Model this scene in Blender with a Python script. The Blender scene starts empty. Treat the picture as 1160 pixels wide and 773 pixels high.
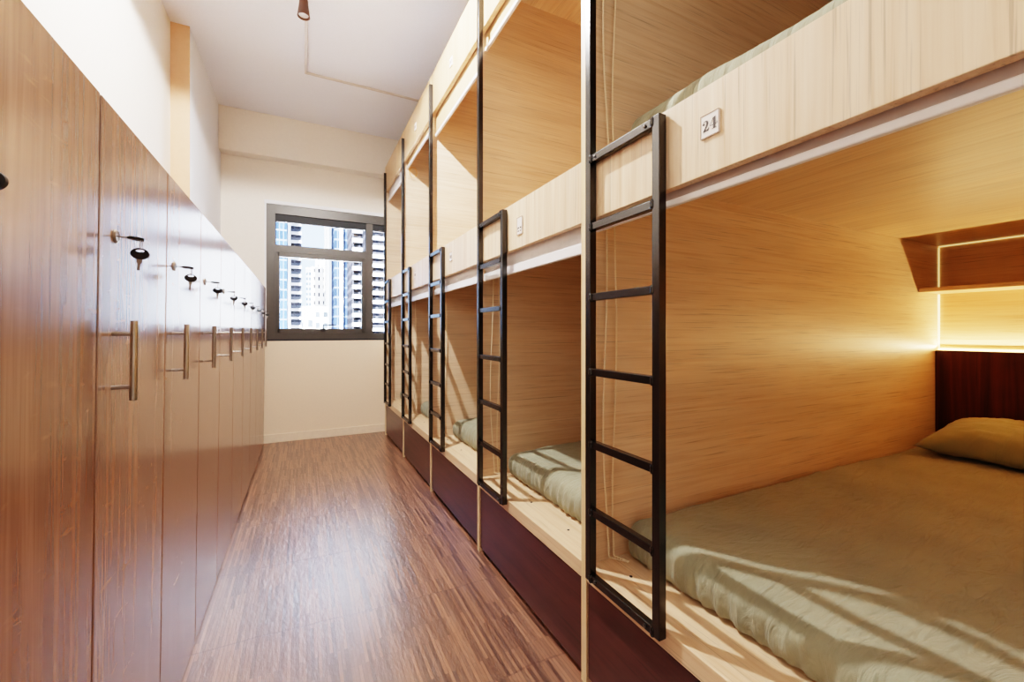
import bpy, bmesh, math, random
from mathutils import Vector, Matrix, noise
random.seed(7)
PI = math.pi
scene = bpy.context.scene
C = scene.collection
D = bpy.data

# ------------------------------------------------------------------ measurements (metres)
CAM_H = 1.0165          # camera height
YAW = 0.4631            # camera turned to the right of the corridor axis
XB = 0.73               # front plane of the bunks
BAY = 0.816             # bay pitch along the corridor
Y_FIRST = 1.006         # far edge of the nearest bay
DEPTH = 2.30            # bunk depth
Y_WALL = 4.42
H_CEIL = 2.955
X_LEFT, X_RIGHT, Y_BACK = -0.74, 3.10, -1.5
PT = 0.024              # panel thickness


def lin(c):
    return c / 12.92 if c <= 0.04045 else ((c + 0.055) / 1.055) ** 2.4


def rgb(r, g, b):
    return (lin(r / 255), lin(g / 255), lin(b / 255), 1.0)


# ------------------------------------------------------------------ materials
class NT:
    def __init__(self, name):
        self.m = D.materials.new(name)
        self.m.use_nodes = True
        self.t = self.m.node_tree
        self.n = self.t.nodes
        self.b = self.n['Principled BSDF']
        self.out = self.n['Material Output']

    def new(self, typ, **kw):
        nd = self.n.new(typ)
        for k, v in kw.items():
            setattr(nd, k, v)
        return nd

    def link(self, a, b):
        self.t.links.new(a, b)

    def coord(self, scale=(1, 1, 1), rot=(0, 0, 0), kind='Object', jitter=True):
        tc = self.new('ShaderNodeTexCoord')
        mp = self.new('ShaderNodeMapping')
        mp.inputs['Scale'].default_value = scale
        mp.inputs['Rotation'].default_value = rot
        self.link(tc.outputs[kind], mp.inputs['Vector'])
        if jitter:
            oi = self.new('ShaderNodeObjectInfo')
            ml = self.new('ShaderNodeMath', operation='MULTIPLY')
            ml.inputs[1].default_value = 37.0
            self.link(oi.outputs['Random'], ml.inputs[0])
            ad = self.new('ShaderNodeVectorMath', operation='ADD')
            self.link(mp.outputs['Vector'], ad.inputs[0])
            self.link(ml.outputs[0], ad.inputs[1])
            return ad.outputs[0]
        return mp.outputs['Vector']

    def noise(self, vec, scale=1.0, detail=4, rough=0.55, dist=0.0):
        nd = self.new('ShaderNodeTexNoise')
        nd.inputs['Scale'].default_value = scale
        nd.inputs['Detail'].default_value = detail
        nd.inputs['Roughness'].default_value = rough
        nd.inputs['Distortion'].default_value = dist
        self.link(vec, nd.inputs['Vector'])
        return nd.outputs['Fac']

    def ramp(self, fac, stops):
        nd = self.new('ShaderNodeValToRGB')
        el = nd.color_ramp.elements
        el[0].position, el[0].color = stops[0]
        el[1].position, el[1].color = stops[-1]
        for p, c in stops[1:-1]:
            e = el.new(p)
            e.color = c
        self.link(fac, nd.inputs['Fac'])
        return nd.outputs['Color']

    def mix(self, fac, a, b, blend='MIX'):
        nd = self.new('ShaderNodeMix', data_type='RGBA', blend_type=blend)
        for sock, v in ((nd.inputs[0], fac), (nd.inputs[6], a), (nd.inputs[7], b)):
            if hasattr(v, 'default_value') or hasattr(v, 'is_linked'):
                self.link(v, sock)
            else:
                sock.default_value = v
        return nd.outputs[2]

    def math(self, op, a, b=None, clamp=False):
        nd = self.new('ShaderNodeMath', operation=op, use_clamp=clamp)
        for i, v in enumerate((a, b)):
            if v is None:
                continue
            if hasattr(v, 'is_linked'):
                self.link(v, nd.inputs[i])
            else:
                nd.inputs[i].default_value = v
        return nd.outputs[0]

    def bump(self, h, strength=0.2, dist=0.01):
        nd = self.new('ShaderNodeBump')
        nd.inputs['Strength'].default_value = strength
        nd.inputs['Distance'].default_value = dist
        self.link(h, nd.inputs['Height'])
        self.link(nd.outputs[0], self.b.inputs['Normal'])

    def set(self, **kw):
        for k, v in kw.items():
            s = self.b.inputs[k.replace('_', ' ')]
            if hasattr(v, 'is_linked'):
                self.link(v, s)
            else:
                s.default_value = v
        return self


def plain(name, col, rough=0.5, metal=0.0, var=0.06, bump=0.0, nscale=30.0, ior=1.5):
    t = NT(name)
    v = t.coord((1, 1, 1))
    f = t.noise(v, nscale, 4)
    dark = tuple(c * (1 - var) for c in col[:3]) + (1,)
    lite = tuple(min(1, c * (1 + var)) for c in col[:3]) + (1,)
    t.set(Base_Color=t.ramp(f, [(0.3, dark), (0.7, lite)]), Roughness=rough, Metallic=metal, IOR=ior)
    if bump:
        t.bump(f, bump, 0.004)
    return t.m


def wood(name, light, mid, dark, axis='x', along=1.6, across=34.0, rough=0.38, ior=1.45, fleck=0.5, dist=0.7):
    """long fibres running along one axis with short darker flecks"""
    t = NT(name)
    def sc(a, c):
        return {'x': (a, c, c), 'y': (c, a, c), 'z': (c, c, a)}[axis]
    v1 = t.coord(sc(along, across))
    f1 = t.noise(v1, 1.0, 5, 0.6, dist)
    v2 = t.coord(sc(along * 2.2, across * 4.0))
    f2 = t.noise(v2, 1.0, 3, 0.6, 0.3)
    v3 = t.coord(sc(along * 0.5, across * 0.12))
    f3 = t.noise(v3, 1.0, 3, 0.5, 0.8)
    base = t.ramp(f1, [(0.28, dark), (0.46, mid), (0.66, light)])
    fl = t.ramp(f2, [(0.30, (0, 0, 0, 1)), (0.42, (1, 1, 1, 1))])
    c2 = t.mix(fleck, base, t.mix(1.0, base, t.mix(0.75, (1, 1, 1, 1), fl), 'MULTIPLY'))
    tone = t.ramp(f3, [(0.3, (0.88, 0.87, 0.86, 1)), (0.7, (1.06, 1.06, 1.06, 1))])
    col = t.mix(1.0, c2, tone, 'MULTIPLY')
    t.set(Base_Color=col, Roughness=rough, IOR=ior)
    t.bump(f2, 0.05, 0.002)
    return t.m


def emit(name, col, strength):
    t = NT(name)
    v = t.coord((1, 1, 1))
    f = t.noise(v, 8.0, 2)
    t.set(Base_Color=(0.8, 0.8, 0.8, 1), Emission_Color=t.ramp(f, [(0.2, col), (0.8, tuple(min(1, c * 1.05) for c in col[:3]) + (1,))]),
          Emission_Strength=strength)
    return t.m


M = {}
mp_l, mp_m, mp_d = rgb(233, 207, 179), rgb(226, 197, 167), rgb(214, 181, 148)
M['maple_x'] = wood('maple_along_depth', mp_l, mp_m, mp_d, 'x', 1.7, 62, dist=1.3, fleck=0.48)
M['maple_y'] = wood('maple_along_row', rgb(236, 206, 172), rgb(229, 196, 160), rgb(217, 180, 142), 'y', 2.0, 60)
M['maple_z'] = wood('maple_upright', rgb(240, 214, 184), rgb(232, 202, 169), rgb(212, 176, 140), 'z', 1.1, 44, fleck=0.5)
M['maple_top_darkened'] = wood('maple_top_fascia_darkened', rgb(208, 174, 134), rgb(200, 164, 124), rgb(186, 148, 110), 'z', 1.4, 48, fleck=0.35)  # darker maple copy, offsets the close aisle lamp's brightness on the top fascia
M['edge'] = wood('maple_edge_band', rgb(240, 212, 170), rgb(233, 202, 158), rgb(220, 184, 138), 'z', 2, 60, fleck=0.2)
M['mahogany'] = wood('mahogany', rgb(86, 46, 44), rgb(74, 38, 38), rgb(58, 28, 30), 'y', 1.5, 26, rough=0.3, ior=1.5)
M['mahogany_z'] = wood('mahogany_upright', rgb(92, 40, 28), rgb(72, 28, 20), rgb(46, 16, 13), 'z', 1.2, 24, rough=0.35)
M['walnut_body'] = wood('walnut_carcass', rgb(150, 104, 72), rgb(132, 88, 60), rgb(104, 66, 44), 'z', 1.2, 36)


def walnut_door():
    t = NT('walnut_door')
    v1 = t.coord((46, 46, 1.3))
    f1 = t.noise(v1, 1.0, 6, 0.62, 0.9)
    v2 = t.coord((9, 9, 0.35))
    f2 = t.noise(v2, 1.0, 3, 0.5, 0.6)
    v3 = t.coord((14, 14, 60), rot=(0.35, 0, 0))
    f3 = t.noise(v3, 1.0, 3, 0.6, 0.5)
    v4 = t.coord((6, 6, 4))
    f4 = t.noise(v4, 1.0, 2)
    base = t.ramp(f1, [(0.25, rgb(120, 84, 64)), (0.47, rgb(144, 105, 82)), (0.7, rgb(166, 127, 102))])
    tone = t.ramp(f2, [(0.3, (0.82, 0.80, 0.80, 1)), (0.7, (1.1, 1.08, 1.05, 1))])
    col = t.mix(1.0, base, tone, 'MULTIPLY')
    fleck = t.math('MULTIPLY', t.math('SUBTRACT', f3, 0.60, True), t.math('SUBTRACT', f4, 0.46, True))
    fl = t.math('MULTIPLY', fleck, 40.0, True)
    col = t.mix(t.math('MULTIPLY', fl, 0.45), col, rgb(205, 162, 122))
    t.set(Base_Color=col, Roughness=0.20, IOR=3.3)
    return t.m


M['walnut_door'] = walnut_door()


def floor_mat():
    t = NT('strip_vinyl_floor')
    tc = t.new('ShaderNodeTexCoord')
    sp = t.new('ShaderNodeSeparateXYZ')
    t.link(tc.outputs['Object'], sp.inputs[0])
    cb = t.new('ShaderNodeCombineXYZ')
    t.link(sp.outputs['Y'], cb.inputs['X'])
    t.link(sp.outputs['X'], cb.inputs['Y'])
    br = t.new('ShaderNodeTexBrick')
    br.offset = 0.37
    br.offset_frequency = 2
    br.squash = 1.0
    br.inputs['Scale'].default_value = 1.0
    br.inputs['Brick Width'].default_value = 0.24
    br.inputs['Row Height'].default_value = 0.0108
    br.inputs['Mortar Size'].default_value = 0.0009
    br.inputs['Mortar Smooth'].default_value = 0.3
    br.inputs['Bias'].default_value = -0.05
    br.inputs['Color1'].default_value = rgb(66, 38, 31)
    br.inputs['Color2'].default_value = rgb(188, 136, 106)
    br.inputs['Mortar'].default_value = rgb(92, 52, 40)
    t.link(cb.outputs[0], br.inputs['Vector'])
    v = t.coord((60, 2.5, 60), jitter=False)
    f = t.noise(v, 1.0, 4, 0.6)
    col = t.mix(0.40, br.outputs['Color'], t.ramp(f, [(0.3, rgb(86, 56, 46)), (0.7, rgb(154, 112, 90))]))
    # broad creases where the sheet has been laid in lengths
    g = t.noise(t.coord((2.2, 0.6, 1), jitter=False), 1.0, 3)
    ys = t.math('ADD', sp.outputs['Y'], t.math('MULTIPLY', g, 0.06))
    ys = t.math('ADD', ys, t.math('MULTIPLY', sp.outputs['X'], 0.05))
    fr = t.math('FRACT', t.math('DIVIDE', ys, 0.47))
    cr = t.math('LESS_THAN', t.math('ABSOLUTE', t.math('SUBTRACT', fr, 0.5)), 0.008)
    xs = t.math('ADD', sp.outputs['X'], t.math('MULTIPLY', g, 0.03))
    frx = t.math('FRACT', t.math('DIVIDE', t.math('ADD', xs, 0.10), 0.42))
    crx = t.math('LESS_THAN', t.math('ABSOLUTE', t.math('SUBTRACT', frx, 0.5)), 0.006)
    crease = t.math('MAXIMUM', cr, t.math('MULTIPLY', crx, 0.5))
    col = t.mix(t.math('MULTIPLY', crease, 0.45), col, rgb(90, 52, 44))
    h1 = t.noise(t.coord((26, 10, 26), jitter=False), 1.0, 5, 0.65)
    h2 = t.noise(t.coord((90, 16, 90), jitter=False), 1.0, 3, 0.6)
    h = t.math('ADD', t.math('MULTIPLY', h1, 0.9), t.math('MULTIPLY', h2, 0.35))
    h = t.math('SUBTRACT', h, t.math('MULTIPLY', crease, 3.0))
    t.set(Base_Color=col, Roughness=0.29, IOR=2.5)
    t.bump(h, 0.42, 0.006)
    return t.m


M['floor'] = floor_mat()
M['wall'] = plain('cream_wall_paint', rgb(232, 224, 213), 0.75, var=0.02, bump=0.06, nscale=60)
M['wall_white'] = plain('white_wall_paint', rgb(230, 231, 234), 0.7, var=0.015, bump=0.05, nscale=60)
M['ceiling'] = plain('ceiling_paint', rgb(236, 237, 243), 0.8, var=0.02, bump=0.12, nscale=110)
M['tan'] = plain('tan_column_face', rgb(212, 170, 136), 0.6, var=0.03, bump=0.03, nscale=40)
M['peach_bounce'] = plain('peach_bounce_tint', rgb(238, 214, 186), 0.7, var=0.02, bump=0.05, nscale=60)  # wall colour with warm floor bounce tinted in
M['skirting'] = plain('skirting_tile', rgb(236, 214, 188), 0.4, var=0.04)
M['alu'] = plain('window_aluminium', rgb(74, 70, 66), 0.4, metal=0.2, var=0.05)
M['gasket'] = plain('window_gasket', rgb(30, 30, 34), 0.6)
M['dark_head'] = plain('window_head_dark_board', rgb(16, 18, 26), 0.6)  # near-black board across the top of the panes
M['black_steel'] = plain('black_painted_steel', rgb(9, 9, 10), 0.26, var=0.25, bump=0.08, nscale=70, ior=1.7)
M['steel'] = plain('brushed_steel', rgb(176, 170, 164), 0.3, metal=1.0, var=0.08)
M['bolt'] = plain('bolt_steel', rgb(120, 118, 116), 0.35, metal=1.0)
M['black_plastic'] = plain('black_plastic', rgb(24, 26, 30), 0.3)
M['plate'] = plain('number_plate_face', rgb(242, 234, 228), 0.4, var=0.02)
M['plate_rim'] = plain('number_plate_rim', rgb(150, 120, 100), 0.5)
M['ink'] = plain('number_ink', rgb(52, 38, 36), 0.6)
M['blind_alu'] = plain('blind_rail', rgb(214, 210, 214), 0.35, metal=0.1, var=0.03)
M['bar_white'] = plain('blind_bar_white', rgb(246, 244, 246), 0.4, var=0.02)
M['chain'] = plain('bead_chain', rgb(242, 224, 196), 0.4)
M['chain_orange'] = plain('bead_chain_orange', rgb(226, 164, 84), 0.4)
M['spot_brown'] = plain('brown_lamp_housing', rgb(84, 52, 34), 0.5, var=0.12)
M['conduit'] = plain('conduit_white', rgb(204, 194, 186), 0.5, var=0.03)
M['led'] = emit('warm_led', (1.0, 0.66, 0.26, 1), 16.0)
M['led_leak_dim'] = emit('warm_led_leak_dim', (1.0, 0.66, 0.28, 1), 1.4)  # dim strips; also imitates light leaking past the back panel
M['led_reflection'] = emit('warm_led_reflection', (1.0, 0.70, 0.32, 1), 5.0)  # emissive stand-in for the strip's reflection in the corner
M['lens'] = emit('lamp_lens', (1.0, 0.92, 0.8, 1), 6.0)


def fabric_mat(name, col, bump=0.25):
    t = NT(name)
    v = t.coord((1, 1, 1), jitter=False)
    f = t.noise(v, 5.0, 5)
    w = t.noise(t.coord((900, 900, 900), jitter=False), 1.0, 2)
    wr = t.noise(t.coord((8, 30, 9), rot=(0, 0, 0.55), jitter=False), 1.0, 3, 0.55, 1.6)
    d = tuple(c * 0.88 for c in col[:3]) + (1,)
    l = tuple(min(1, c * 1.08) for c in col[:3]) + (1,)
    t.set(Base_Color=t.ramp(f, [(0.3, d), (0.7, l)]), Roughness=0.85)
    t.b.inputs['Sheen Weight'].default_value = 0.15
    h = t.math('ADD', t.math('MULTIPLY', wr, 1.0), t.math('MULTIPLY', w, 0.05))
    t.bump(h, bump, 0.02)
    return t.m


M['sheet'] = fabric_mat('sage_sheet', rgb(153, 153, 131), 0.6)
M['pillowcase'] = fabric_mat('sage_pillowcase', rgb(150, 148, 116), 0.18)


def blind_mat(name, col, trans=0.5):
    t = NT(name)
    f = t.noise(t.coord((3, 40, 40)), 1.0, 4)
    d = tuple(c * 0.92 for c in col[:3]) + (1,)
    cr = t.ramp(f, [(0.3, d), (0.7, col)])
    df = t.new('ShaderNodeBsdfDiffuse')
    tr = t.new('ShaderNodeBsdfTranslucent')
    t.link(cr, df.inputs[0])
    t.link(cr, tr.inputs[0])
    mx = t.new('ShaderNodeMixShader')
    mx.inputs[0].default_value = trans
    t.link(df.outputs[0], mx.inputs[1])
    t.link(tr.outputs[0], mx.inputs[2])
    t.link(mx.outputs[0], t.out.inputs[0])
    return t.m


M['blind_white'] = blind_mat('white_blind_fabric', rgb(240, 236, 234), 0.35)
M['blind_grey'] = blind_mat('grey_blind_fabric', rgb(206, 198, 202), 0.2)
M['blind_cream'] = blind_mat('cream_blind_fabric', rgb(214, 180, 140), 0.2)


def glass_mat():
    t = NT('window_glass')
    tr = t.new('ShaderNodeBsdfTransparent')
    tr.inputs[0].default_value = (0.93, 0.96, 0.97, 1)
    gl = t.new('ShaderNodeBsdfGlossy')
    gl.inputs['Roughness'].default_value = 0.02
    fr = t.new('ShaderNodeFresnel')
    fr.inputs['IOR'].default_value = 1.45
    f = t.noise(t.coord((1, 1, 1)), 2.0, 2)
    mx = t.new('ShaderNodeMixShader')
    t.link(t.math('MULTIPLY', fr.outputs[0], t.math('ADD', 0.9, t.math('MULTIPLY', f, 0.2))), mx.inputs[0])
    t.link(tr.outputs[0], mx.inputs[1])
    t.link(gl.outputs[0], mx.inputs[2])
    t.link(mx.outputs[0], t.out.inputs[0])
    return t.m


M['glass'] = glass_mat()


def tower_mat(name, wall, glass_c, floor_h, win_w, hor=0.5, ver=0.7, rough=0.5):
    """facade: repeating storeys and windows, metres"""
    t = NT(name)
    tc = t.new('ShaderNodeTexCoord')
    sp = t.new('ShaderNodeSeparateXYZ')
    t.link(tc.outputs['Object'], sp.inputs[0])
    x = t.math('ADD', sp.outputs['X'], t.math('MULTIPLY', sp.outputs['Y'], 1.0))
    fx = t.math('FRACT', t.math('DIVIDE', x, win_w))
    fz = t.math('FRACT', t.math('DIVIDE', sp.outputs['Z'], floor_h))
    mk = t.math('MULTIPLY', t.math('LESS_THAN', fx, ver), t.math('LESS_THAN', fz, hor))
    cell = t.new('ShaderNodeCombineXYZ')
    t.link(t.math('FLOOR', t.math('DIVIDE', x, win_w)), cell.inputs[0])
    t.link(t.math('FLOOR', t.math('DIVIDE', sp.outputs['Z'], floor_h)), cell.inputs[2])
    wn = t.new('ShaderNodeTexWhiteNoise')
    t.link(cell.outputs[0], wn.inputs['Vector'])
    g2 = tuple(c * 0.5 for c in glass_c[:3]) + (1,)
    gcol = t.ramp(wn.outputs['Value'], [(0.1, g2), (0.9, glass_c)])
    t.set(Base_Color=t.mix(mk, wall, gcol), Roughness=rough)
    t.b.inputs['Specular IOR Level'].default_value = 0.0
    return t.m


# ------------------------------------------------------------------ mesh helpers
def box(bm, x0, y0, z0, x1, y1, z1, bevel=0.0, seg=2):
    r = bmesh.ops.create_cube(bm, size=1.0)
    vs = r['verts']
    for v in vs:
        v.co = Vector(((x0 + x1) / 2 + v.co.x * (x1 - x0), (y0 + y1) / 2 + v.co.y * (y1 - y0), (z0 + z1) / 2 + v.co.z * (z1 - z0)))
    if bevel:
        es = list({e for v in vs for e in v.link_edges})
        bmesh.ops.bevel(bm, geom=es, offset=bevel, segments=seg, profile=0.5, affect='EDGES')
    return vs


def tube(bm, pts, r, seg=8, cap=True):
    """round tube through a list of points"""
    pts = [Vector(p) for p in pts]
    rings = []
    up = Vector((0, 0, 1))
    prev_n = None
    for i, p in enumerate(pts):
        d = (pts[min(i + 1, len(pts) - 1)] - pts[max(i - 1, 0)]).normalized()
        if prev_n is None:
            a = Vector((1, 0, 0)) if abs(d.x) < 0.8 else Vector((0, 1, 0))
            n = d.cross(a).normalized()
        else:
            n = (prev_n - d * prev_n.dot(d)).normalized()
        prev_n = n
        b = d.cross(n)
        rr = r[i] if isinstance(r, (list, tuple)) else r
        rings.append([bm.verts.new(p + n * math.cos(2 * PI * k / seg) * rr + b * math.sin(2 * PI * k / seg) * rr) for k in range(seg)])
    for a, b in zip(rings, rings[1:]):
        for k in range(seg):
            bm.faces.new((a[k], a[(k + 1) % seg], b[(k + 1) % seg], b[k]))
    if cap:
        bm.faces.new(list(reversed(rings[0])))
        bm.faces.new(rings[-1])


def lathe(bm, prof, mat=Matrix(), seg=24):
    rings = []
    for r, z in prof:
        rings.append([bm.verts.new(mat @ Vector((r * math.cos(2 * PI * k / seg), r * math.sin(2 * PI * k / seg), z))) for k in range(seg)])
    for a, b in zip(rings, rings[1:]):
        for k in range(seg):
            bm.faces.new((a[k], a[(k + 1) % seg], b[(k + 1) % seg], b[k]))
    bm.faces.new(list(reversed(rings[0])))
    bm.faces.new(rings[-1])


def prism(bm, poly, fn, depth):
    """flat outline (2-D) thickened; fn(u, v, d) -> point"""
    a = [bm.verts.new(fn(u, v, 0)) for u, v in poly]
    b = [bm.verts.new(fn(u, v, depth)) for u, v in poly]
    n = len(poly)
    for k in range(n):
        bm.faces.new((a[k], a[(k + 1) % n], b[(k + 1) % n], b[k]))
    bm.faces.new(list(reversed(a)))
    bm.faces.new(b)


def obj(name, bm, mat, parent=None, smooth=False, label=None):
    bmesh.ops.recalc_face_normals(bm, faces=bm.faces[:])
    me = D.meshes.new(name)
    bm.to_mesh(me)
    bm.free()
    me.materials.append(mat)
    if smooth:
        for p in me.polygons:
            p.use_smooth = True
    o = D.objects.new(name, me)
    C.objects.link(o)
    if parent:
        o.parent = parent
    if label:
        o['label'] = label
    return o


def bobj(name, boxes, mat, parent=None, bevel=0.0, label=None, seg=2):
    bm = bmesh.new()
    for b in boxes:
        box(bm, *b, bevel=bevel, seg=seg)
    return obj(name, bm, mat, parent, label=label)


def tag(o, label, cat, group=None):
    o['label'] = label
    o['category'] = cat
    if group:
        o['group'] = group
    elif 'group' in o:
        del o['group']
    return o


def thing(name, label, cat, loc=(0, 0, 0), group=None):
    o = D.objects.new(name, None)
    o.empty_display_size = 0.05
    C.objects.link(o)
    o.location = loc
    return tag(o, label, cat, group)


def empty_part(name, parent):
    o = D.objects.new(name, None)
    o.empty_display_size = 0.03
    C.objects.link(o)
    o.parent = parent
    return o


def struct(o):
    o['kind'] = 'structure'
    return o


def copy_tree(o, parent=None):
    c = o.copy()
    C.objects.link(c)
    if parent:
        c.parent = parent
    for ch in list(o.children):
        copy_tree(ch, c)
    return c


# ------------------------------------------------------------------ room shell
struct(bobj('floor', [(X_LEFT - .1, Y_BACK - .1, -0.1, X_RIGHT + .1, Y_WALL + .2, 0)], M['floor']))
struct(bobj('ceiling', [(X_LEFT - .1, Y_BACK - .1, H_CEIL, X_RIGHT + .1, Y_WALL + .2, H_CEIL + 0.1)], M['ceiling']))
struct(bobj('wall_left', [(X_LEFT - .1, Y_BACK, 0, X_LEFT, Y_WALL, H_CEIL)], M['wall']))
struct(bobj('wall_right', [(X_RIGHT, Y_BACK, 0, X_RIGHT + .1, Y_WALL, H_CEIL)], M['wall']))
struct(bobj('wall_back', [(X_LEFT - .1, Y_BACK - .1, 0, X_RIGHT + .1, Y_BACK, H_CEIL)], M['wall']))
# boxed-out column on the left: white towards the aisle, tan on its near side
PIL_Y, PIL_X = 3.29, -0.643
struct(bobj('trim_1', [(X_LEFT, PIL_Y + 0.006, 0, PIL_X, Y_WALL, H_CEIL)], M['wall_white']))
struct(bobj('trim_2', [(X_LEFT, PIL_Y, 0, PIL_X + 0.001, PIL_Y + 0.006, H_CEIL)], M['tan']))
# window wall with its opening
WX0, WX1, WZ0, WZ1 = -0.300, 1.30, 0.945, 2.195
struct(bobj('wall_front', [
    (X_LEFT - .1, Y_WALL, 0, WX0, Y_WALL + .2, H_CEIL),
    (WX1, Y_WALL, 0, X_RIGHT + .1, Y_WALL + .2, H_CEIL),
    (WX0, Y_WALL, 0, WX1, Y_WALL + .2, WZ0),
    (WX0, Y_WALL, WZ1, WX1, Y_WALL + .2, H_CEIL)], M['wall']))
struct(bobj('trim_3', [(PIL_X, Y_WALL - 0.12, 2.58, X_RIGHT, Y_WALL, H_CEIL)], M['wall'], bevel=0.004))
struct(bobj('trim_4', [(WX0 - 0.014, Y_WALL - 0.014, WZ1 - 0.004, WX1, Y_WALL + 0.05, WZ1 + 0.028),
                       (WX0 - 0.012, Y_WALL - 0.012, WZ0, WX0 + 0.002, Y_WALL + 0.05, WZ1)], M['wall_white'], bevel=0.002))
struct(bobj('baseboard_front', [(PIL_X, Y_WALL - 0.014, 0, X_RIGHT, Y_WALL, 0.078)], M['skirting'], bevel=0.003))

struct(bobj('bounce_tint_panel', [(PIL_X, Y_WALL - 0.004, 0.078, X_RIGHT, Y_WALL, WZ0 - 0.012)], M['peach_bounce']))  # peach panel imitates warm light bounced up from the floor

# ------------------------------------------------------------------ window
win = D.objects.new('window_1', None)
C.objects.link(win)
win.location = (0, Y_WALL, 0)
struct(win)
FY0, FY1 = -0.004, 0.07      # frame depth, relative to the wall face
fr = bobj('window_frame', [
    (WX0, FY0 + 0.0005, WZ0 + 0.057, WX0 + 0.072, FY1, WZ1 - 0.087),
    (WX1 - 0.06, FY0 + 0.0005, WZ0 + 0.057, WX1, FY1, WZ1 - 0.087),
    (WX0, FY0, WZ1 - 0.088, WX1, FY1, WZ1),
    (WX0, FY0, WZ0, WX1, FY1, WZ0 + 0.058),
    (0.570, FY0 + 0.004, WZ0 + 0.05, 0.634, FY1, WZ1 - 0.08),
    (WX0 + 0.06, FY0 + 0.004, 1.755, 0.58, FY1, 1.822)], M['alu'], win)
struct(fr)
sash = bobj('window_sash', [
    (WX0 + 0.070, 0.004, 1.003, WX0 + 0.108, 0.06, 1.756),
    (0.528, 0.004, 1.003, 0.571, 0.06, 1.756),
    (WX0 + 0.09, 0.004, 1.003, 0.55, 0.06, 1.048),
    (WX0 + 0.09, 0.004, 1.716, 0.55, 0.06, 1.756)], M['alu'], win, bevel=0.003)
struct(sash)
struct(bobj('window_blind', [(WX0 + 0.072, 0.012, 2.040, 0.570, 0.05, 2.108),
                             (0.634, 0.012, 2.040, WX1 - 0.06, 0.05, 2.108)], M['dark_head'], win))
struct(bobj('window_gasket', [
    (WX0 + 0.072, 0.028, 1.815, WX0 + 0.078, 0.04, 2.05), (0.564, 0.028, 1.815, 0.570, 0.04, 2.05),
    (WX0 + 0.072, 0.028, 1.822, 0.570, 0.04, 1.828)], M['gasket'], win))
for nm, q in (('window_pane', (WX0 + 0.105, 0.032, 1.045, 0.53, 0.036, 1.718)),
              ('window_pane', (WX0 + 0.070, 0.032, 1.820, 0.572, 0.036, 2.045)),
              ('window_pane', (0.632, 0.032, 1.0, WX1 - 0.058, 0.036, 2.045))):
    struct(bobj(nm, [q], M['glass'], win))
bm = bmesh.new()
box(bm, 0.150, -0.012, 1.020, 0.195, 0.006, 1.050, 0.003)
box(bm, 0.165, -0.022, 1.040, 0.180, -0.006, 1.085, 0.003)
box(bm, 0.168, -0.024, 1.078, 0.290, -0.010, 1.090, 0.003)
struct(obj('window_handle', bm, M['black_plastic'], win))
struct(bobj('window_sill', [(WX0, -0.006, WZ0 - 0.012, WX1, 0.08, WZ0 + 0.004)], M['gasket'], win, bevel=0.002))

# ------------------------------------------------------------------ bunk beds
Z_SHELF0, Z_SHELF = 0.298, 0.345
Z_LOWCEIL, Z_DECK = 1.472, 1.508
Z_GUARD0, Z_GUARD = 1.335, 1.514
Z_TOP0, Z_TOP = 2.392, 2.645


def add_plate(root, W, y, z, w, h, kind):
    """number plate on the face of a guard panel; y is measured from the far edge of the bay"""
    pl = bobj('number_plate', [(-0.0035, y - w / 2, z - h / 2, 0.0, y + w / 2, z + h / 2)], M['plate'], root, bevel=0.0008)
    def strip(polys):
        bm = bmesh.new()
        for P in polys:
            prism(bm, P, lambda u, v, d: Vector((-0.0036 - d, y + w / 2 - u * w, z - h / 2 + v * h)), 0.0006)
        return bm
    r = 0.035
    obj('plate_rim', strip([[(0, 0), (1, 0), (1, r), (0, r)], [(0, 1 - r), (1, 1 - r), (1, 1), (0, 1)],
                            [(0, r), (r, r), (r, 1 - r), (0, 1 - r)], [(1 - r, r), (1, r), (1, 1 - r), (1 - r, 1 - r)]]), M['plate_rim'], pl)
    if kind == '24':
        ball = [(0.185 + 0.05 * math.cos(a), 0.60 + 0.055 * math.sin(a)) for a in [k * PI / 5 for k in range(10)]]
        bowl = [(0.17, 0.66), (0.21, 0.71), (0.29, 0.735), (0.37, 0.72), (0.425, 0.66), (0.43, 0.57), (0.385, 0.47), (0.28, 0.36),
                (0.215, 0.285), (0.17, 0.285), (0.20, 0.35), (0.285, 0.47), (0.32, 0.56), (0.325, 0.64), (0.30, 0.695), (0.26, 0.705), (0.215, 0.685)]
        foot = [(0.13, 0.27), (0.19, 0.335), (0.30, 0.325), (0.40, 0.345), (0.45, 0.41), (0.465, 0.41), (0.44, 0.27)]
        obj('digit', strip([ball, bowl, foot]), M['ink'], pl)
        stem = [(0.69, 0.27), (0.81, 0.27), (0.81, 0.745), (0.69, 0.72)]
        thin = [(0.52, 0.43), (0.545, 0.43), (0.70, 0.70), (0.69, 0.735)]
        bar = [(0.52, 0.41), (0.90, 0.41), (0.90, 0.432), (0.52, 0.432)]
        tick = [(0.885, 0.41), (0.905, 0.41), (0.905, 0.50), (0.885, 0.50)]
        serif = [(0.63, 0.25), (0.87, 0.25), (0.87, 0.272), (0.63, 0.272)]
        obj('digit', strip([stem, thin, bar, tick, serif]), M['ink'], pl)
    else:
        for P in kind:
            obj('mark', strip(P), M['ink'], pl)
    return pl


def rect(u0, v0, u1, v1):
    return [(u0, v0), (u1, v0), (u1, v1), (u0, v1)]


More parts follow.
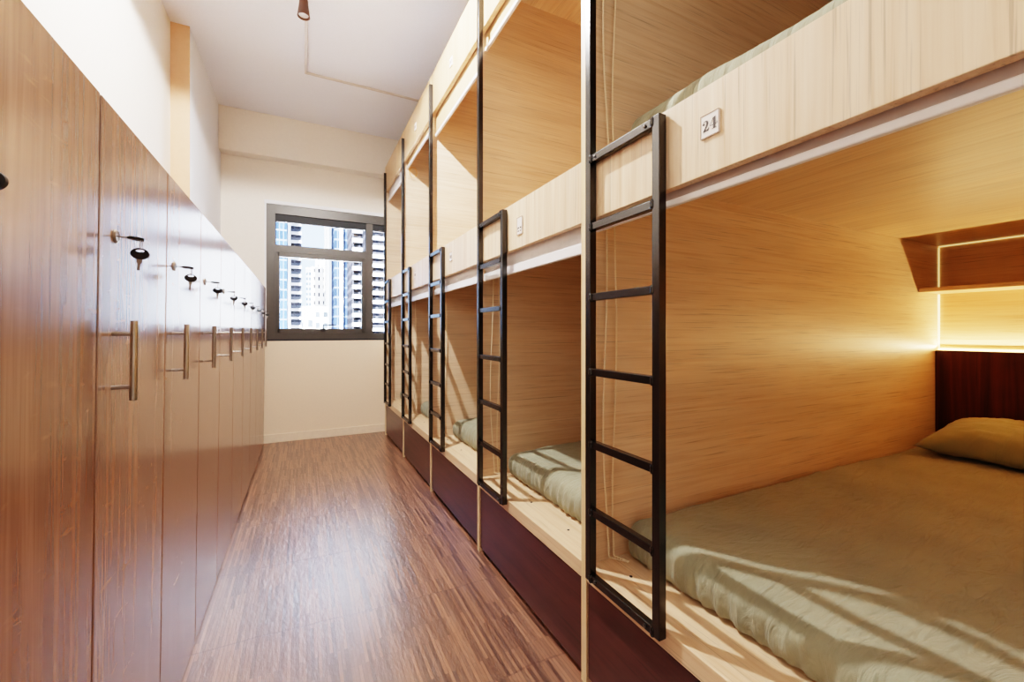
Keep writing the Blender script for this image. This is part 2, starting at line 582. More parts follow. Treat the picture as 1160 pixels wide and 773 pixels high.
def make_bunk(W, near_end=False, lit_low=True):
    """local frame: origin on the floor at the front edge of the far divider; x goes into the bunk, y towards the window"""
    root = thing('bunk_bed', '', 'bunk bed')
    DD = DEPTH
    y0, y1 = -W, -PT                 # clear width
    bobj('divider_panel', [(0.002, -PT, 0, DD, 0, Z_TOP)], M['maple_x'], root)
    bobj('edge_band', [(-0.001, -PT, 0, 0.003, 0, Z_TOP)], M['edge'], root, label='pale front edge of the divider panel')
    if near_end:
        bobj('divider_panel', [(0.0, y0 - PT, 0, DD, y0, Z_TOP)], M['maple_x'], root)
    bobj('drawer_front', [(0.004, y0 + 0.004, 0.022, 0.024, y1 - 0.003, Z_SHELF0 - 0.004)], M['mahogany'], root, bevel=0.0015, label='dark mahogany drawer front')
    bobj('plinth', [(0.022, y0, 0.0, 0.05, y1, 0.03)], M['black_plastic'], root)
    bb = bobj('bed_base', [(0.0, y0 + 0.001, Z_SHELF0, DD, y1, Z_SHELF)], M['maple_y'], root, bevel=0.002)
    for k in range(3):
        yy = y1 - 0.10 - k * (W - 0.2) / 2.4
        bm = bmesh.new()
        lathe(bm, [(0.0045, 0.0), (0.0045, 0.0012), (0.002, 0.0018)], Matrix.Translation((0.075, yy, Z_SHELF)), 10)
        obj('screw_head', bm, M['black_plastic'], bb)
    bobj('guard_panel', [(0.0, y0 + 0.001, Z_GUARD0, 0.022, y1, Z_GUARD)], M['maple_z'], root, bevel=0.0015)
    bobj('upper_deck', [(0.022, y0 + 0.001, Z_LOWCEIL, DD, y1, Z_DECK)], M['maple_y'], root)
    bobj('top_fascia', [(0.0, y0 + 0.001, Z_TOP0, 0.022, y1, Z_TOP)], M['maple_top_darkened'], root, bevel=0.0015)
    bobj('top_panel', [(0.022, y0 + 0.001, Z_TOP - 0.026, DD, y1, Z_TOP)], M['maple_y'], root)
    bobj('back_panel', [(DD, y0, 0, DD + 0.018, 0, Z_TOP)], M['maple_y'], root)
    for zb, zc in ((Z_SHELF, Z_LOWCEIL), (Z_DECK, Z_TOP - 0.026)):
        low = zb < 1
        bobj('headboard', [(DD - 0.045, y0 + 0.001, zb, DD, y1 - 0.002, zb + 0.575)], M['mahogany_z'], root, bevel=0.0015, label='dark mahogany headboard panel')
        bobj('wall_shelf', [(DD - 0.235, y0 + 0.001, zb + 0.872, DD, y1 - 0.001, zb + 0.892)], M['maple_y'], root, bevel=0.0015)
        mat = M['led'] if low and lit_low else M['led_leak_dim']
        bobj('led_or_leak_strip', [(DD - 0.010, y0 + 0.005, zb + 0.577, DD - 0.002, y1 - 0.003, zb + 0.585)], mat, root, label='glowing warm strip light along the headboard top')
        if low and lit_low:  # emissive lines imitate light leaking at the panel gap and the strip's reflection
            bobj('led_or_leak_strip', [(DD - 0.006, y0 + 0.01, zc - 0.006, DD - 0.001, y1 - 0.003, zc - 0.001)], M['led_leak_dim'], root, label='thin glowing line imitating light leaking at the ceiling edge')
            bobj('led_or_leak_strip', [(DD - 0.006, y1 - 0.005, zb + 0.895, DD - 0.001, y1 - 0.001, zc - 0.008)], M['led_leak_dim'], root, label='thin upright glowing line imitating light leaking in the corner')
            bobj('led_or_leak_strip', [(DD - 0.008, y1 - 0.006, zb + 0.59, DD - 0.002, y1 - 0.001, zb + 0.87)], M['led_reflection'], root, label='bright upright glowing line imitating the strip light reflected in the corner')
    # ladder
    lad = empty_part('ladder', root)
    T = 0.011
    LX = -0.0125
    LY0, LY1 = -0.060, -0.310
    def stile(y, z0, z1):
        bm = bmesh.new()
        box(bm, LX - T, y - T, z0, LX + T, y + T, z1, 0.0018)
        return obj('stile', bm, M['black_steel'], lad)
    s0 = stile(LY0, 0.328, 2.566)
    s1 = stile(LY1, 0.328, 1.504)
    for z in (1.492, 1.306, 1.112, 0.906, 0.706, 0.520, 0.337):
        bm = bmesh.new()
        box(bm, LX - 0.009, LY1 + T - 0.001, z - 0.010, LX + 0.009, LY0 - T + 0.001, z + 0.010, 0.0015)
        # weld beads at both ends
        for yy in (LY1 + T, LY0 - T):
            lathe(bm, [(0.004, -0.011), (0.006, -0.006), (0.0055, 0.0), (0.006, 0.006), (0.004, 0.011)],
                  Matrix.Translation((LX - 0.009, yy, z)), 8)
        r = obj('rung', bm, M['black_steel'], lad)
        if z > 1.45 or z < 0.35:
            for yy in (LY0 - 0.030, LY1 + 0.034):
                bm = bmesh.new()
                lathe(bm, [(0.004, 0), (0.004, 0.003), (0.002, 0.004)],
                      Matrix.Translation((LX - 0.009, yy, z)) @ Matrix.Rotation(-PI / 2, 4, 'Y'), 10)
                obj('bolt', bm, M['bolt'], lad)
    return root


W_NEAR = 1.55
near = make_bunk(W_NEAR, near_end=True)
near.location = (XB, Y_FIRST, 0)
tag(near, 'large pale wood bunk bed nearest the camera, its plate reading 24', 'bunk bed', 'built-in bunk beds along the right side')
bay_labels = ['pale wood bunk bed just beyond the bunk with plate 24',
              'pale wood bunk bed in the middle of the row of five, third ladder',
              'pale wood bunk bed next to last before the window wall',
              'pale wood bunk bed at the far end of the row beside the window']
proto = make_bunk(BAY, lit_low=False)
bays = [proto] + [copy_tree(proto) for _ in range(3)]
for k, b in enumerate(bays):
    b.location = (XB, Y_FIRST + (k + 1) * BAY, 0)
    tag(b, bay_labels[k], 'bunk bed', 'built-in bunk beds along the right side')

add_plate(near, W_NEAR, -0.434, 1.431, 0.043, 0.047, '24')
four = [[rect(.18, .36, .42, .43), rect(.18, .29, .26, .36)], [rect(.58, .36, .82, .43), rect(.74, .29, .82, .36)],
        [rect(.18, .18, .42, .24)], [rect(.58, .18, .82, .24)]]
add_plate(bays[0], BAY, -0.430, 1.415, 0.043, 0.066, four)
two = [[rect(.2, .3, .42, .7)], [rect(.56, .3, .78, .7)]]
add_plate(bays[1], BAY, -0.430, 1.430, 0.043, 0.047, two)
add_plate(bays[2], BAY, -0.430, 1.430, 0.043, 0.047, two)
for b in bays[:3]:
    add_plate(b, BAY, -0.430, 2.500, 0.043, 0.050, two)

# ------------------------------------------------------------------ roller blinds
def chain_pts(x, y, z0, z1, sway, off, n=26):
    out = []
    for i in range(n + 1):
        t = i / n
        out.append((x + sway * math.sin(t * 7 + off) * (0.3 + t) * 0.6, y, z0 + (z1 - z0) * t))
    return out


def make_blind(W, z_top, drop, fabric, chain_len, loop=False, tilt=0.0, bar=0.016):
    root = thing('roller_blind', '', 'blind')
    y0, y1 = -W + 0.006, -PT - 0.004
    bm = bmesh.new()
    tube(bm, [(0.052, y0, z_top - 0.026), (0.052, y1, z_top - 0.026)], 0.021, 16)
    obj('roller', bm, fabric, root, smooth=False)
    bm = bmesh.new()
    zb = z_top - drop
    n = 24
    v = []
    for i in range(n + 1):
        y = y0 + 0.006 + (y1 - y0 - 0.012) * i / n
        w = 0.0015 * math.sin(i * 0.9)
        v.append((bm.verts.new((0.031 + w * .3, y, z_top - 0.024)), bm.verts.new((0.030 + tilt + w, y, zb + 0.012))))
    for a, b in zip(v, v[1:]):
        bm.faces.new((a[0], b[0], b[1], a[1]))
    obj('blind_fabric', bm, fabric, root)
    bobj('bottom_bar', [(0.023 + tilt, y0 + 0.004, zb, 0.036 + tilt, y1 - 0.004, zb + bar)], M['bar_white'], root, bevel=0.003)
    for y in (y0 - 0.002, y1 - 0.002):
        bobj('bracket', [(0.028, y, z_top - 0.052, 0.078, y + 0.006, z_top)], M['blind_alu'], root, bevel=0.001)
    bm = bmesh.new()
    yc = y1 - 0.010
    if loop:
        pts = [(0.070 + 0.030 * math.sin(a), yc - 0.02, z_top - drop - 0.030 + 0.042 * math.cos(a)) for a in [k * 2 * PI / 18 for k in range(19)]]
        tube(bm, pts, 0.0026, 6)
        obj('bead_chain', bm, M['chain_orange'], root)
    elif chain_len:
        bot = z_top - 0.04 - chain_len
        a = chain_pts(0.058, yc, z_top - 0.04, bot, 0.017, 0.4)
        b = chain_pts(0.092, yc, z_top - 0.04, bot, -0.014, 2.1)
        mid = [((a[-1][0] * (1 - t) + b[-1][0] * t) + 0.04 * math.sin(PI * t), yc - 0.03 * math.sin(PI * t), bot - 0.012 * math.sin(PI * t)) for t in (0.2, 0.4, 0.6, 0.8)]
        pts = a + mid + list(reversed(b))
        # resample into beads: radius swells along the cord
        fine = []
        for p, q in zip(pts, pts[1:]):
            p, q = Vector(p), Vector(q)
            m = max(2, int((q - p).length / 0.0035))
            for j in range(m):
                fine.append(p.lerp(q, j / m))
        tube(bm, fine, [0.0031 if i % 2 else 0.0016 for i in range(len(fine))], 6)
        obj('bead_chain', bm, M['chain'], root)
    return root


CH = Z_GUARD0 - 0.04 - Z_SHELF - 0.012
CHU = Z_TOP0 - 0.04 - Z_DECK - 0.02
bl = make_blind(W_NEAR, Z_LOWCEIL, 0.168, M['blind_grey'], Z_LOWCEIL - 0.04 - Z_SHELF - 0.014)
bl.location = (XB, Y_FIRST, 0)
tag(bl, 'white roller blind rolled up under the guard panel with plate 24', 'blind', 'roller blinds of the lower berths')
low_lab = ['white roller blind rolled up under the second guard panel, long bead chain hanging',
           'white roller blind with a bright bottom bar under the third guard panel',
           'white roller blind in the lower berth of the next to last bunk',
           'white roller blind in the lower berth beside the window wall']
lowp = make_blind(BAY, Z_LOWCEIL, 0.222, M['blind_white'], Z_LOWCEIL - 0.04 - Z_SHELF - 0.014, tilt=-0.006, bar=0.034)
for k in range(4):
    b = lowp if k == 0 else copy_tree(lowp)
    b.location = (XB, Y_FIRST + (k + 1) * BAY, 0)
    tag(b, low_lab[k], 'blind', 'roller blinds of the lower berths')
ZT = Z_TOP - 0.03
upl = [('cream roller blind high in the nearest upper berth, twin bead chains hanging', W_NEAR, .30, 'blind_cream', ZT - 0.04 - Z_DECK - 0.02, False),
       ('cream roller blind panel under the top fascia of the second bunk', BAY, .30, 'blind_cream', 0, False),
       ('cream roller blind hanging as a deep panel in the third upper berth', BAY, .355, 'blind_cream', 0, False),
       ('narrow rolled-up blind with a small orange chain loop', BAY, .275, 'blind_cream', 0, True),
       ('white blind panel high in the upper berth beside the window wall', BAY, .31, 'blind_white', 0, False)]
for k, (lab, w, dr, fb, cl, lp) in enumerate(upl):
    b = make_blind(w, ZT, dr, M[fb], cl, lp)
    b.location = (XB, Y_FIRST + k * BAY, 0)
    tag(b, lab, 'blind', 'roller blinds of the upper berths')


# ------------------------------------------------------------------ mattresses and pillow
def rounded_box(bm, sx, sy, sz, r, nx, ny, nz, disp):
    """box from the origin to (sx, sy, sz), corners rounded by r, displaced along the normal"""
    pts = {}
    def vert(i, j, k):
        key = (i, j, k)
        if key in pts:
            return pts[key]
        p = Vector((sx * i / nx, sy * j / ny, sz * k / nz))
        q = Vector((min(max(p.x, r), sx - r), min(max(p.y, r), sy - r), min(max(p.z, r * .8), sz - r)))
        d = p - q
        if d.length > 1e-9:
            nrm = d.normalized()
            rr = r if True else 0
            s = max(abs(d.x), abs(d.y), abs(d.z)) / max(r, 1e-6)
            p = q + nrm * r * min(1.0, s)
        else:
            nrm = Vector((0, 0, 1))
        pts[key] = bm.verts.new(p + disp(p, nrm))
        return pts[key]
    for i in range(nx):
        for j in range(ny):
            for k in (0, nz):
                bm.faces.new((vert(i, j, k), vert(i + 1, j, k), vert(i + 1, j + 1, k), vert(i, j + 1, k)))
    for i in range(nx):
        for k in range(nz):
            for j in (0, ny):
                bm.faces.new((vert(i, j, k), vert(i + 1, j, k), vert(i + 1, j, k + 1), vert(i, j, k + 1)))
    for j in range(ny):
        for k in range(nz):
            for i in (0, nx):
                bm.faces.new((vert(i, j, k), vert(i, j + 1, k), vert(i, j + 1, k + 1), vert(i, j, k + 1)))


def make_mattress(L, Wd, Hh, nx, ny, seed):
    bm = bmesh.new()
    def disp(p, n):
        if p.z < 0.004:
            return Vector((0, 0, 0))
        top = max(0.0, n.z)
        q = Vector((p.x * 2.2 + seed, p.y * 5.0, 0))
        w = noise.noise(q) * 0.006 * top
        # sharper creases running slantwise over the sheet
        a = p.x * 0.85 + p.y * 0.55
        cr = noise.noise(Vector((a * 2.0 + seed, (p.y - p.x * 0.55) * 16.0, 3.1)))
        amp = max(0.0, noise.noise(Vector((p.x * 1.6, p.y * 1.6, seed + 9))) + 0.15)
        w += (1 - abs(cr)) ** 7 * 0.011 * amp * top
        c2 = noise.noise(Vector((p.x * 3.0 - p.y * 2.0 + seed, p.y * 13.0 + p.x * 9.0, 7.7)))
        w += (1 - abs(c2)) ** 10 * 0.007 * max(0.0, noise.noise(Vector((p.x * 2.6, p.y * 2.6, seed + 3))) + 0.05) * top
        # gathered foot end
        foot = max(0.0, 1 - p.x / 0.10) * max(0.0, min(1.0, 1 - p.z / Hh * 0.85))
        g = math.sin(p.y * 150 + 5 * noise.noise(Vector((p.y * 7, seed, 0)))) * 0.5 + noise.noise(Vector((p.y * 42, p.z * 14, seed)))
        out = foot * g * 0.0085
        sagz = 0.010 * math.sin(p.y * 9 + seed) * max(0.0, 1 - p.x / 0.2) * top
        return Vector((-out * 1.0 if p.x < 0.12 else 0.0, 0, w + sagz)) + n * (noise.noise(Vector((p.x * 6, p.y * 9, p.z * 6 + seed))) * 0.004)
    rounded_box(bm, L, Wd, Hh, 0.052, nx, ny, 14, disp)
    return bm


L_M = DEPTH - 0.128 - 0.050
m0 = obj('mattress', make_mattress(L_M, W_NEAR - 0.045, 0.112, 330, 250, 1.7), M['sheet'], smooth=True)
m0.location = (XB + 0.126, Y_FIRST - PT - 0.006 - (W_NEAR - 0.045), Z_SHELF + 0.001)
tag(m0, 'wide sage green mattress with wrinkled sheet in the nearest lower berth', 'mattress', 'sage mattresses on the berths')
low_m = ['sage green mattress with ladder shadows in the lower berth of the second bunk',
         'sage mattress end showing between the second and third ladders',
         'rounded corner of a sage mattress between the third and fourth ladders',
         'sage mattress in the farthest lower berth, mostly hidden by the ladder']
mp = obj('mattress', make_mattress(L_M, BAY - 0.045, 0.112, 90, 110, 4.3), M['sheet'], smooth=True)
for k in range(4):
    o = mp if k == 0 else mp.copy()
    if k:
        C.objects.link(o)
    o.location = (XB + 0.126, Y_FIRST + (k + 1) * BAY - PT - 0.008 - (BAY - 0.045), Z_SHELF + 0.001)
    tag(o, low_m[k], 'mattress', 'sage mattresses on the berths')
mu = obj('mattress', make_mattress(L_M, W_NEAR - 0.045, 0.140, 60, 120, 8.8), M['sheet'], smooth=True)
mu.location = (XB + 0.126, Y_FIRST - PT - 0.006 - (W_NEAR - 0.045), Z_DECK + 0.001)
tag(mu, 'sage green mattress edge showing above the guard panel with plate 24', 'mattress', 'sage mattresses on the berths')


def make_pillow(lx, ly, th):
    bm = bmesh.new()
    n = 44
    def f(u, v, s):
        # u, v in -1..1; cushion outline pulled in along the sides, pointed corners
        px = u * (1 - 0.10 * (1 - v * v) * abs(u) ** 2)
        py = v * (1 - 0.07 * (1 - u * u) * abs(v) ** 2)
        t = (max(0.0, 1 - u ** 4) * max(0.0, 1 - v ** 4)) ** 0.62
        w = noise.noise(Vector((u * 2.3, v * 3.1, s * 5.0))) * 0.012 * t
        w += (1 - abs(noise.noise(Vector((u * 3 + v * 2, v * 5 - u * 3, 2.0 * s))))) ** 4 * 0.008 * t
        z = s * t * th / 2 * (1.0 if s > 0 else 0.55) + w
        return Vector((px * lx / 2, py * ly / 2, z))
    for s in (1, -1):
        g = [[bm.verts.new(f(-1 + 2 * i / n, -1 + 2 * j / n, s)) for j in range(n + 1)] for i in range(n + 1)]
        for i in range(n):
            for j in range(n):
                bm.faces.new((g[i][j], g[i + 1][j], g[i + 1][j + 1], g[i][j + 1]))
    bmesh.ops.remove_doubles(bm, verts=bm.verts[:], dist=0.0008)
    return bm


pil = obj('pillow', make_pillow(0.46, 0.68, 0.185), M['pillowcase'], smooth=True)
pil.location = (XB + 2.0, 0.565, Z_SHELF + 0.176)
pil.rotation_euler = (0.0, -0.10, 0.04)
tag(pil, 'olive green pillow against the dark headboard of the nearest lower berth', 'pillow')

# ------------------------------------------------------------------ lockers
LK_W, LK_H, LK_D = 0.3795, 1.408, 0.318
LK_X, LK_Y0 = -0.313, 0.9167
LEAN = 0.0118


def make_locker(w=LK_W):
    """origin on the floor at the near front corner; x out into the aisle, y along the row"""
    root = thing('locker', '', 'locker')
    bobj('body', [(-LK_D, 0.0005, 0.0, -0.020, 0.016, LK_H - 0.002), (-LK_D, w - 0.016, 0.0, -0.020, w - 0.0005, LK_H - 0.002),
                  (-LK_D, 0.016, LK_H - 0.018, -0.020, w - 0.016, LK_H - 0.002), (-LK_D, 0.016, 0.0, -0.020, w - 0.016, 0.03),
                  (-LK_D, 0.016, 0.03, -LK_D + 0.008, w - 0.016, LK_H - 0.018)], M['walnut_body'], root)
    door = bobj('door', [(-0.018, 0.0032, 0.006, 0.0, w - 0.0032, LK_H)], M['walnut_door'], root, bevel=0.0012)
    # bar handle
    yh, za, zb = 0.060, 0.894, 1.037
    bm = bmesh.new()
    tube(bm, [(0.030, yh, za), (0.030, yh, zb)], 0.0058, 14)
    for z in (za + 0.024, zb - 0.024):
        tube(bm, [(0.0, yh, z), (0.030, yh, z)], 0.0038, 10)
    h = obj('handle', bm, M['steel'], door, smooth=False)
    # cam lock: collar and barrel
    bm = bmesh.new()
    R = Matrix.Translation((0.0, 0.066, 1.187)) @ Matrix.Rotation(PI / 2, 4, 'Y')
    lathe(bm, [(0.0125, 0.0), (0.0125, 0.0015), (0.0105, 0.0035), (0.0088, 0.004), (0.0088, 0.0030), (0.004, 0.0028)], R, 20)
    obj('lock', bm, M['steel'], door)
    return root


def make_keys():
    """key standing in a lock with its twin hanging from a ring; origin at the keyhole"""
    root = thing('key_pair', '', 'keys')
    bm = bmesh.new()
    box(bm, 0.0, -0.0035, -0.001, 0.016, 0.0035, 0.001, 0.0004)
    k = obj('key_blade', bm, M['steel'], root)
    bm = bmesh.new()
    lathe(bm, [(0.002, -0.0014), (0.0118, -0.0024), (0.0128, 0.0), (0.0118, 0.0024), (0.002, 0.0014)],
          Matrix.Translation((0.027, 0, 0)) @ Matrix.Diagonal((1.0, 0.9, 1.0, 1)), 22)
    obj('key_bow', bm, M['black_plastic'], root)
    bm = bmesh.new()
    ring = [(0.035, 0.0045 * math.sin(a), -0.0085 + 0.0085 * math.cos(a)) for a in [q * 2 * PI / 16 for q in range(17)]]
    tube(bm, ring, 0.0007, 6)
    obj('key_ring', bm, M['steel'], root)
    # hanging key: broad oval bow with a slot, then shoulder and blade, facing down the aisle
    hk = empty_part('hanging_key', root)
    bm = bmesh.new()
    n = 28
    oc, ocz, rx, rz = 0.035, -0.0265, 0.0138, 0.0102
    outer = [(rx * math.cos(a), rz * math.sin(a)) for a in [q * 2 * PI / n for q in range(n)]]
    inner = [(0.0068 * math.cos(a), 0.0055 + 0.0026 * math.sin(a)) for a in [q * 2 * PI / n for q in range(n)]]
    lay = []
    for d in (-0.0021, 0.0021):
        lay.append(([bm.verts.new((oc + x, d, ocz + z)) for x, z in outer], [bm.verts.new((oc + x, d, ocz + z)) for x, z in inner]))
    for o_, i_ in lay:
        for q in range(n):
            bm.faces.new((o_[q], o_[(q + 1) % n], i_[(q + 1) % n], i_[q]))
    for w in (0, 1):
        a, b = lay[0][w], lay[1][w]
        for q in range(n):
            bm.faces.new((a[q], a[(q + 1) % n], b[(q + 1) % n], b[q]))
    obj('key_bow', bm, M['black_plastic'], hk)
    bm = bmesh.new()
    pr = [(-0.0042, -0.0095), (0.0042, -0.0095), (0.0042, -0.0160), (0.0022, -0.0175), (0.0015, -0.0215), (0.0026, -0.0235), (0.0014, -0.0255),
          (0.0030, -0.0285), (0.0, -0.0305), (-0.0022, -0.0295), (-0.0022, -0.0175), (-0.0042, -0.0160)]
    prism(bm, pr, lambda u, v, d: Vector((oc + u, -0.0009 + d, ocz + v)), 0.0018)
    obj('key_blade', bm, M['steel'], hk)
    return root


k_first, k_last = -2, 8        # the unit beyond the frame is left out
lockp = make_locker()
keyp = make_keys()
ords = ['tall walnut locker behind the nearest one, closest to the camera',
        'nearest tall walnut locker in view, cut by the left edge of the frame',
        'second walnut locker in view, showing its whole large bar handle',
        'third walnut locker along the row, right after the big bar handle',
        'fourth walnut locker counted from the camera end of the row', 'fifth walnut locker counted from the camera end of the row',
        'sixth walnut locker counted from the camera end of the row', 'seventh walnut locker counted from the camera end of the row',
        'third walnut locker back from the window wall', 'last walnut locker but one before the window wall',
        'last walnut locker in the row, touching the window wall corner']
kords = ['key pair in the lock of the locker beyond the frame',
         'black bowed key pair at the left edge of the frame',
         'largest key pair in view, hanging above the biggest bar handle',
         'second largest key pair, hanging in the third locker lock',
         'key pair hanging in the lock of the fourth locker', 'key pair hanging in the lock of the fifth locker',
         'key pair hanging in the lock of the sixth locker', 'key pair hanging in the lock of the seventh locker',
         'small key pair on the third locker back from the window wall', 'small key pair on the last locker but one',
         'tiny key pair on the last locker, dark against the window frame']
for i, k in enumerate(range(k_first + 1, k_last + 1), start=1):
    y = LK_Y0 + k * LK_W
    if k == -1:
        o = make_locker(LK_W + 0.034)      # the unit at the frame edge is slightly wider
        y -= 0.034
    else:
        o = lockp if k == 0 else copy_tree(lockp)
    o.location = (LK_X, y, 0)
    o.rotation_euler = (0, LEAN, 0)
    tag(o, ords[i], 'locker', 'walnut lockers along the left wall')
    q = keyp if i == 1 else copy_tree(keyp)
    q.location = (LK_X + 1.187 * math.sin(LEAN) + 0.0028, y + 0.066, 1.187)
    q.rotation_euler = (0, 0.07 + random.uniform(-0.04, 0.04), random.uniform(-0.12, 0.12))
    tag(q, kords[i], 'keys', 'keys left in the locker locks')

# ------------------------------------------------------------------ ceiling fittings
bm = bmesh.new()
lathe(bm, [(0.012, 0.0), (0.020, 0.0), (0.022, -0.02), (0.024, -0.045), (0.028, -0.075), (0.033, -0.112), (0.034, -0.118), (0.031, -0.119), (0.030, -0.112), (0.012, -0.10)],
      Matrix.Translation((0, 0, 0)) @ Matrix.Rotation(0.0, 4, 'Y'), 32)
sp = thing('ceiling_spotlight', 'small brown flared spotlight fixed to the ceiling at the top of the picture', 'ceiling light', (0.004, 2.70, H_CEIL))
obj('housing', bm, M['spot_brown'], sp, smooth=False)
bm = bmesh.new()
lathe(bm, [(0.001, -0.106), (0.029, -0.106), (0.029, -0.109), (0.001, -0.1095)], Matrix(), 24)
obj('lens', bm, M['conduit'], sp)
bm = bmesh.new()
CW = 0.009
box(bm, 0.020 - CW, 2.73, H_CEIL - 0.012, 0.020 + CW, 3.48 + CW, H_CEIL - 0.0002, 0.002)
box(bm, 0.020 - CW, 3.48 - CW, H_CEIL - 0.012, 1.9, 3.48 + CW, H_CEIL - 0.0002, 0.002)
cd = obj('ceiling_conduit', bm, M['conduit'])
tag(cd, 'thin white cable conduit turning a right angle across the ceiling', 'conduit')
# second fitting nearer the camera, above the top of the frame; it carries the lamp that throws the ladder shadows
LAMP = (0.08, 1.85, 2.80)
bm = bmesh.new()
lathe(bm, [(0.05, 0.0), (0.05, -0.02), (0.045, -0.028), (0.02, -0.03)], Matrix(), 32)
cl = thing('ceiling_lamp', 'round ceiling lamp over the aisle above the frame', 'ceiling light', (LAMP[0], LAMP[1], H_CEIL))
obj('housing', bm, M['conduit'], cl)

# ------------------------------------------------------------------ city outside the window
GZ = -42.0
struct(bobj('ground', [(-150, 20, GZ - 1, 200, 320, GZ)], plain('city_ground', rgb(226, 228, 234), 0.9)))


def tower(label, x0, x1, y0, depth, top, wallm, slabs=None, fins=(), slabm=None):
    t = thing('tower_building', label, 'building', ((x0 + x1) / 2, y0, GZ))
    hw = (x1 - x0) / 2
    Hh = top - GZ
    bobj('facade', [(-hw, 0, 0, hw, depth, Hh)], wallm, t)
    if slabs:
        step, proj_, th, zfrom = slabs
        bm = bmesh.new()
        z = zfrom - GZ
        while z < Hh:
            box(bm, -hw - 0.02, -proj_, z, hw + 0.02, 0.05, z + th)
            z += step
        obj('balcony_slabs', bm, slabm, t)
    for fx, fw, fp in fins:
        bobj('fin', [(fx - fw / 2, -fp, 0, fx + fw / 2, 0.4, Hh + 0.5)], M['tower_white'], t)
    bobj('roof', [(-hw, 0, Hh, hw, depth, Hh + 0.3)], M['tower_white'], t)
    return t


M['tower_white'] = plain('white_render', rgb(246, 244, 240), 0.7, var=0.03, nscale=0.4)
M['tower_slab'] = plain('pale_balcony_concrete', rgb(150, 150, 156), 0.7, var=0.05, nscale=0.6)
mt_blue = tower_mat('blue_curtain_wall', rgb(58, 70, 88), rgb(26, 40, 64), 1.5, 0.55, 0.86, 0.86, 0.3)
mt_band = tower_mat('banded_grey_facade', rgb(66, 70, 80), rgb(20, 24, 34), 1.35, 0.8, 0.62, 0.9)
mt_small = tower_mat('grey_office_facade', rgb(84, 92, 104), rgb(28, 36, 48), 1.2, 0.6, 0.6, 0.7)
mt_step = tower_mat('white_apartment_facade', rgb(236, 230, 222), rgb(44, 42, 46), 1.75, 0.95, 0.5, 0.42)
mt_dots = tower_mat('dotted_apartment_facade', rgb(236, 230, 222), rgb(36, 34, 38), 1.6, 0.9, 0.55, 0.45)
mt_glass = tower_mat('steel_glass_facade', rgb(52, 62, 80), rgb(22, 32, 52), 1.7, 0.85, 0.84, 0.9, 0.3)
mt_bal = tower_mat('dark_recess_facade', rgb(36, 36, 42), rgb(12, 14, 18), 1.3, 0.9, 0.6, 0.7)
mt_low = tower_mat('low_white_facade', rgb(236, 232, 226), rgb(44, 50, 58), 1.5, 1.0, 0.55, 0.6)

tower('blue glass tower at the left side of the window', -8.5, -2.15, 72, 12, 42, mt_blue)
tower('grey banded tower with a white corner fin, second from the left in the window', -2.05, -0.20, 75, 12, 44, mt_band,
      (1.35, 0.35, 0.42, -24.0), [(-0.80, 0.40, 0.6)], M['tower_slab'])
tower('small grey office block low in the sky gap', 0.731, 1.838, 110, 10, 15.9, mt_small)
tower('white stepped apartment tower in the middle of the window', 1.75, 4.2, 101, 8, 14.9, mt_step)
tower('taller white apartment tower behind the stepped one', 3.1, 5.4, 118, 10, 19.9, mt_step)
tower('slim dotted white tower beside the plain white slab', 4.40, 5.25, 98, 6, 40, mt_dots)
tower('plain white windowless slab tower', 4.72, 5.75, 92, 5, 46, M['tower_white'])
tower('steel blue glass tower right of the white slab', 4.99, 7.75, 80, 9, 48, mt_glass, None, [(-0.28, 0.46, 0.7)])
tower('striped balcony tower at the right of the main pane', 6.18, 8.25, 62, 8, 46, mt_bal, (1.3, 0.45, 0.5, -24.2), (), M['tower_slab'])
tower('striped balcony tower seen through the narrow right pane', 7.35, 11.5, 55, 6, 46, mt_bal, (1.15, 0.4, 0.42, -24.2), [(-2.0, 0.15, .5)], M['tower_slab'])
tower('low white block at the foot of the middle towers', -0.05, 3.1, 64, 8, 4.2, mt_low)
tower('lowest white annex in front of the middle towers', -0.02, 0.98, 50, 5, 3.0, mt_low)

# ------------------------------------------------------------------ lights
def area(name, loc, rot, sx, sy, power, col, spread=None):
    l = D.lights.new(name, 'AREA')
    l.shape = 'RECTANGLE'
    l.size, l.size_y = sx, sy
    l.energy = power
    l.color = col
    if spread:
        l.spread = spread
    o = D.objects.new(name, l)
    C.objects.link(o)
    o.location = loc
    o.rotation_euler = rot
    return o


def point(name, loc, r, power, col):
    l = D.lights.new(name, 'POINT')
    l.shadow_soft_size = r
    l.energy = power
    l.color = col
    o = D.objects.new(name, l)
    C.objects.link(o)
    o.location = loc
    return o


P_LAMP, P_REAR_FILL, P_LED, P_LED_UP = 370, 16, 15.0, 1.2
SKY, SUN = 8.0, 560.0
al = D.lights.new('aisle_lamp_light', 'SPOT')
al.energy, al.color, al.shadow_soft_size = P_LAMP, (1.0, 0.96, 0.92), 0.022
al.spot_size, al.spot_blend = math.radians(165), 0.12
ao = D.objects.new('aisle_lamp_light', al)
C.objects.link(ao)
ao.location = LAMP
point('rear_fill_light', (0.15, -0.75, 2.6), 0.12, P_REAR_FILL, (1.0, 0.93, 0.85))  # unseen fill behind the camera, added to brighten ceiling and near lockers
WARM = (1.0, 0.68, 0.33)
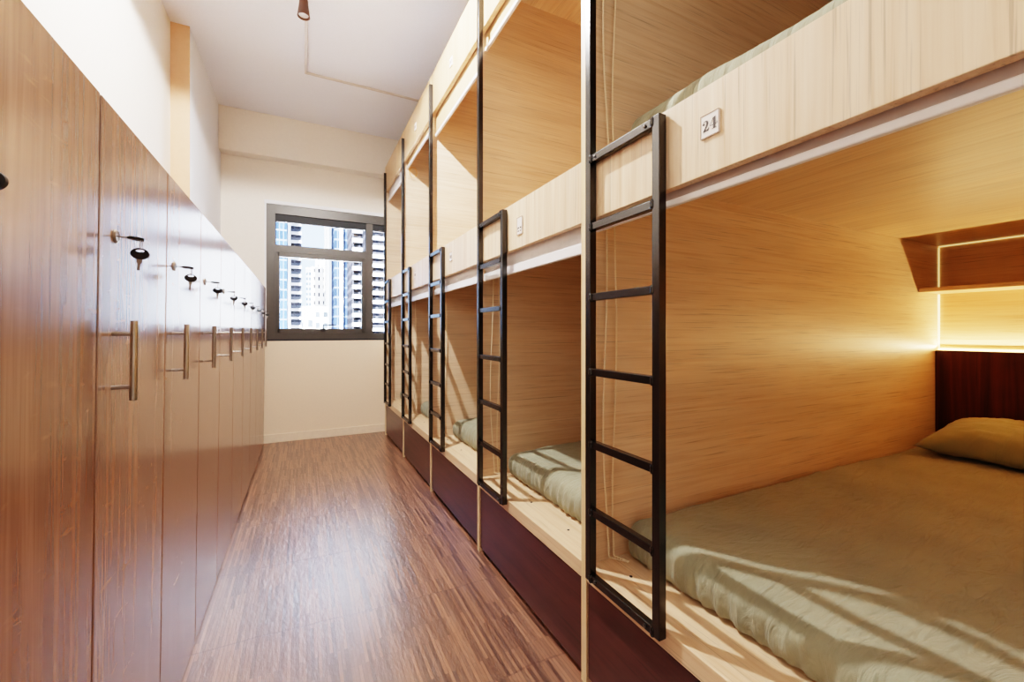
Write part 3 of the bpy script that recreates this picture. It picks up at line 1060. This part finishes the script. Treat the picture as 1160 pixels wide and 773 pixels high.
# headboard strips and added lower-berth fill: lamps on the ledge behind the headboard, shining up and out
area('headboard_light', (XB + DEPTH - 0.022, Y_FIRST - W_NEAR / 2, Z_SHELF + 0.592), (0, PI - 0.5, 0), 0.012, W_NEAR - 0.06, P_LED, WARM)
area('upper_headboard_light', (XB + DEPTH - 0.022, Y_FIRST - W_NEAR / 2, Z_DECK + 0.592), (0, PI - 0.5, 0), 0.012, W_NEAR - 0.06, P_LED_UP * 1.2, WARM)
for k in range(1, 5):
    area('upper_headboard_light', (XB + DEPTH - 0.022, Y_FIRST + k * BAY - BAY / 2, Z_DECK + 0.592), (0, PI - 0.5, 0), 0.012, BAY - 0.06, P_LED_UP, WARM)
    area('lower_berth_fill', (XB + DEPTH - 0.022, Y_FIRST + k * BAY - BAY / 2, Z_SHELF + 0.592), (0, PI - 0.5, 0), 0.012, BAY - 0.06, 2.6, WARM)  # added fill, lifts the lower berth interiors
pt = area('window_portal', ((WX0 + WX1) / 2, Y_WALL + 0.15, (WZ0 + WZ1) / 2), (-PI / 2, 0, 0), WX1 - WX0, WZ1 - WZ0, 1, (1, 1, 1))
pt.data.cycles.is_portal = True
sun = D.lights.new('sun', 'SUN')
sun.energy = SUN
sun.angle = 0.02
sun.color = (0.95, 0.97, 1.0)
so = D.objects.new('sun', sun)
C.objects.link(so)
so.rotation_euler = (math.radians(52), 0, math.radians(-32))   # high behind the building, lighting the towers' faces

w = D.worlds.new('sky')
scene.world = w
w.use_nodes = True
nt = w.node_tree
bg = nt.nodes['Background']
tc = nt.nodes.new('ShaderNodeTexCoord')
sx = nt.nodes.new('ShaderNodeSeparateXYZ')
nt.links.new(tc.outputs['Generated'], sx.inputs[0])
rp = nt.nodes.new('ShaderNodeValToRGB')
rp.color_ramp.elements[0].position = 0.0
rp.color_ramp.elements[0].color = (0.50, 0.68, 1.0, 1)
rp.color_ramp.elements[1].position = 0.6
rp.color_ramp.elements[1].color = (0.30, 0.50, 1.0, 1)
nt.links.new(sx.outputs['Z'], rp.inputs[0])
nt.links.new(rp.outputs[0], bg.inputs[0])
bg.inputs[1].default_value = SKY

# ------------------------------------------------------------------ camera
cam = D.cameras.new('camera')
cam.sensor_width = 36.0
cam.lens = 474.5 / 1160 * 36.0
cam.shift_y = -(386.5 - 376.2) / 1160
cam.clip_start = 0.02
cam.clip_end = 600
co = D.objects.new('camera', cam)
C.objects.link(co)
co.location = (0, 0, CAM_H)
co.rotation_euler = (PI / 2, 0, -YAW)
scene.camera = co

scene.view_settings.view_transform = 'Filmic'
scene.view_settings.look = 'High Contrast'
scene.view_settings.exposure = -0.74
scene.view_settings.use_curve_mapping = True
_cm = scene.view_settings.curve_mapping
_cv = _cm.curves[3]
_cv.points[0].location = (0.0, 0.0)
_cv.points[-1].location = (0.90, 1.0)
_cv.points.new(0.5, 0.555)
_cm.update()
scene.cycles.use_denoising = True
scene.cycles.max_bounces = 10
scene.cycles.diffuse_bounces = 5
scene.cycles.glossy_bounces = 4
scene.cycles.sample_clamp_indirect = 60.0
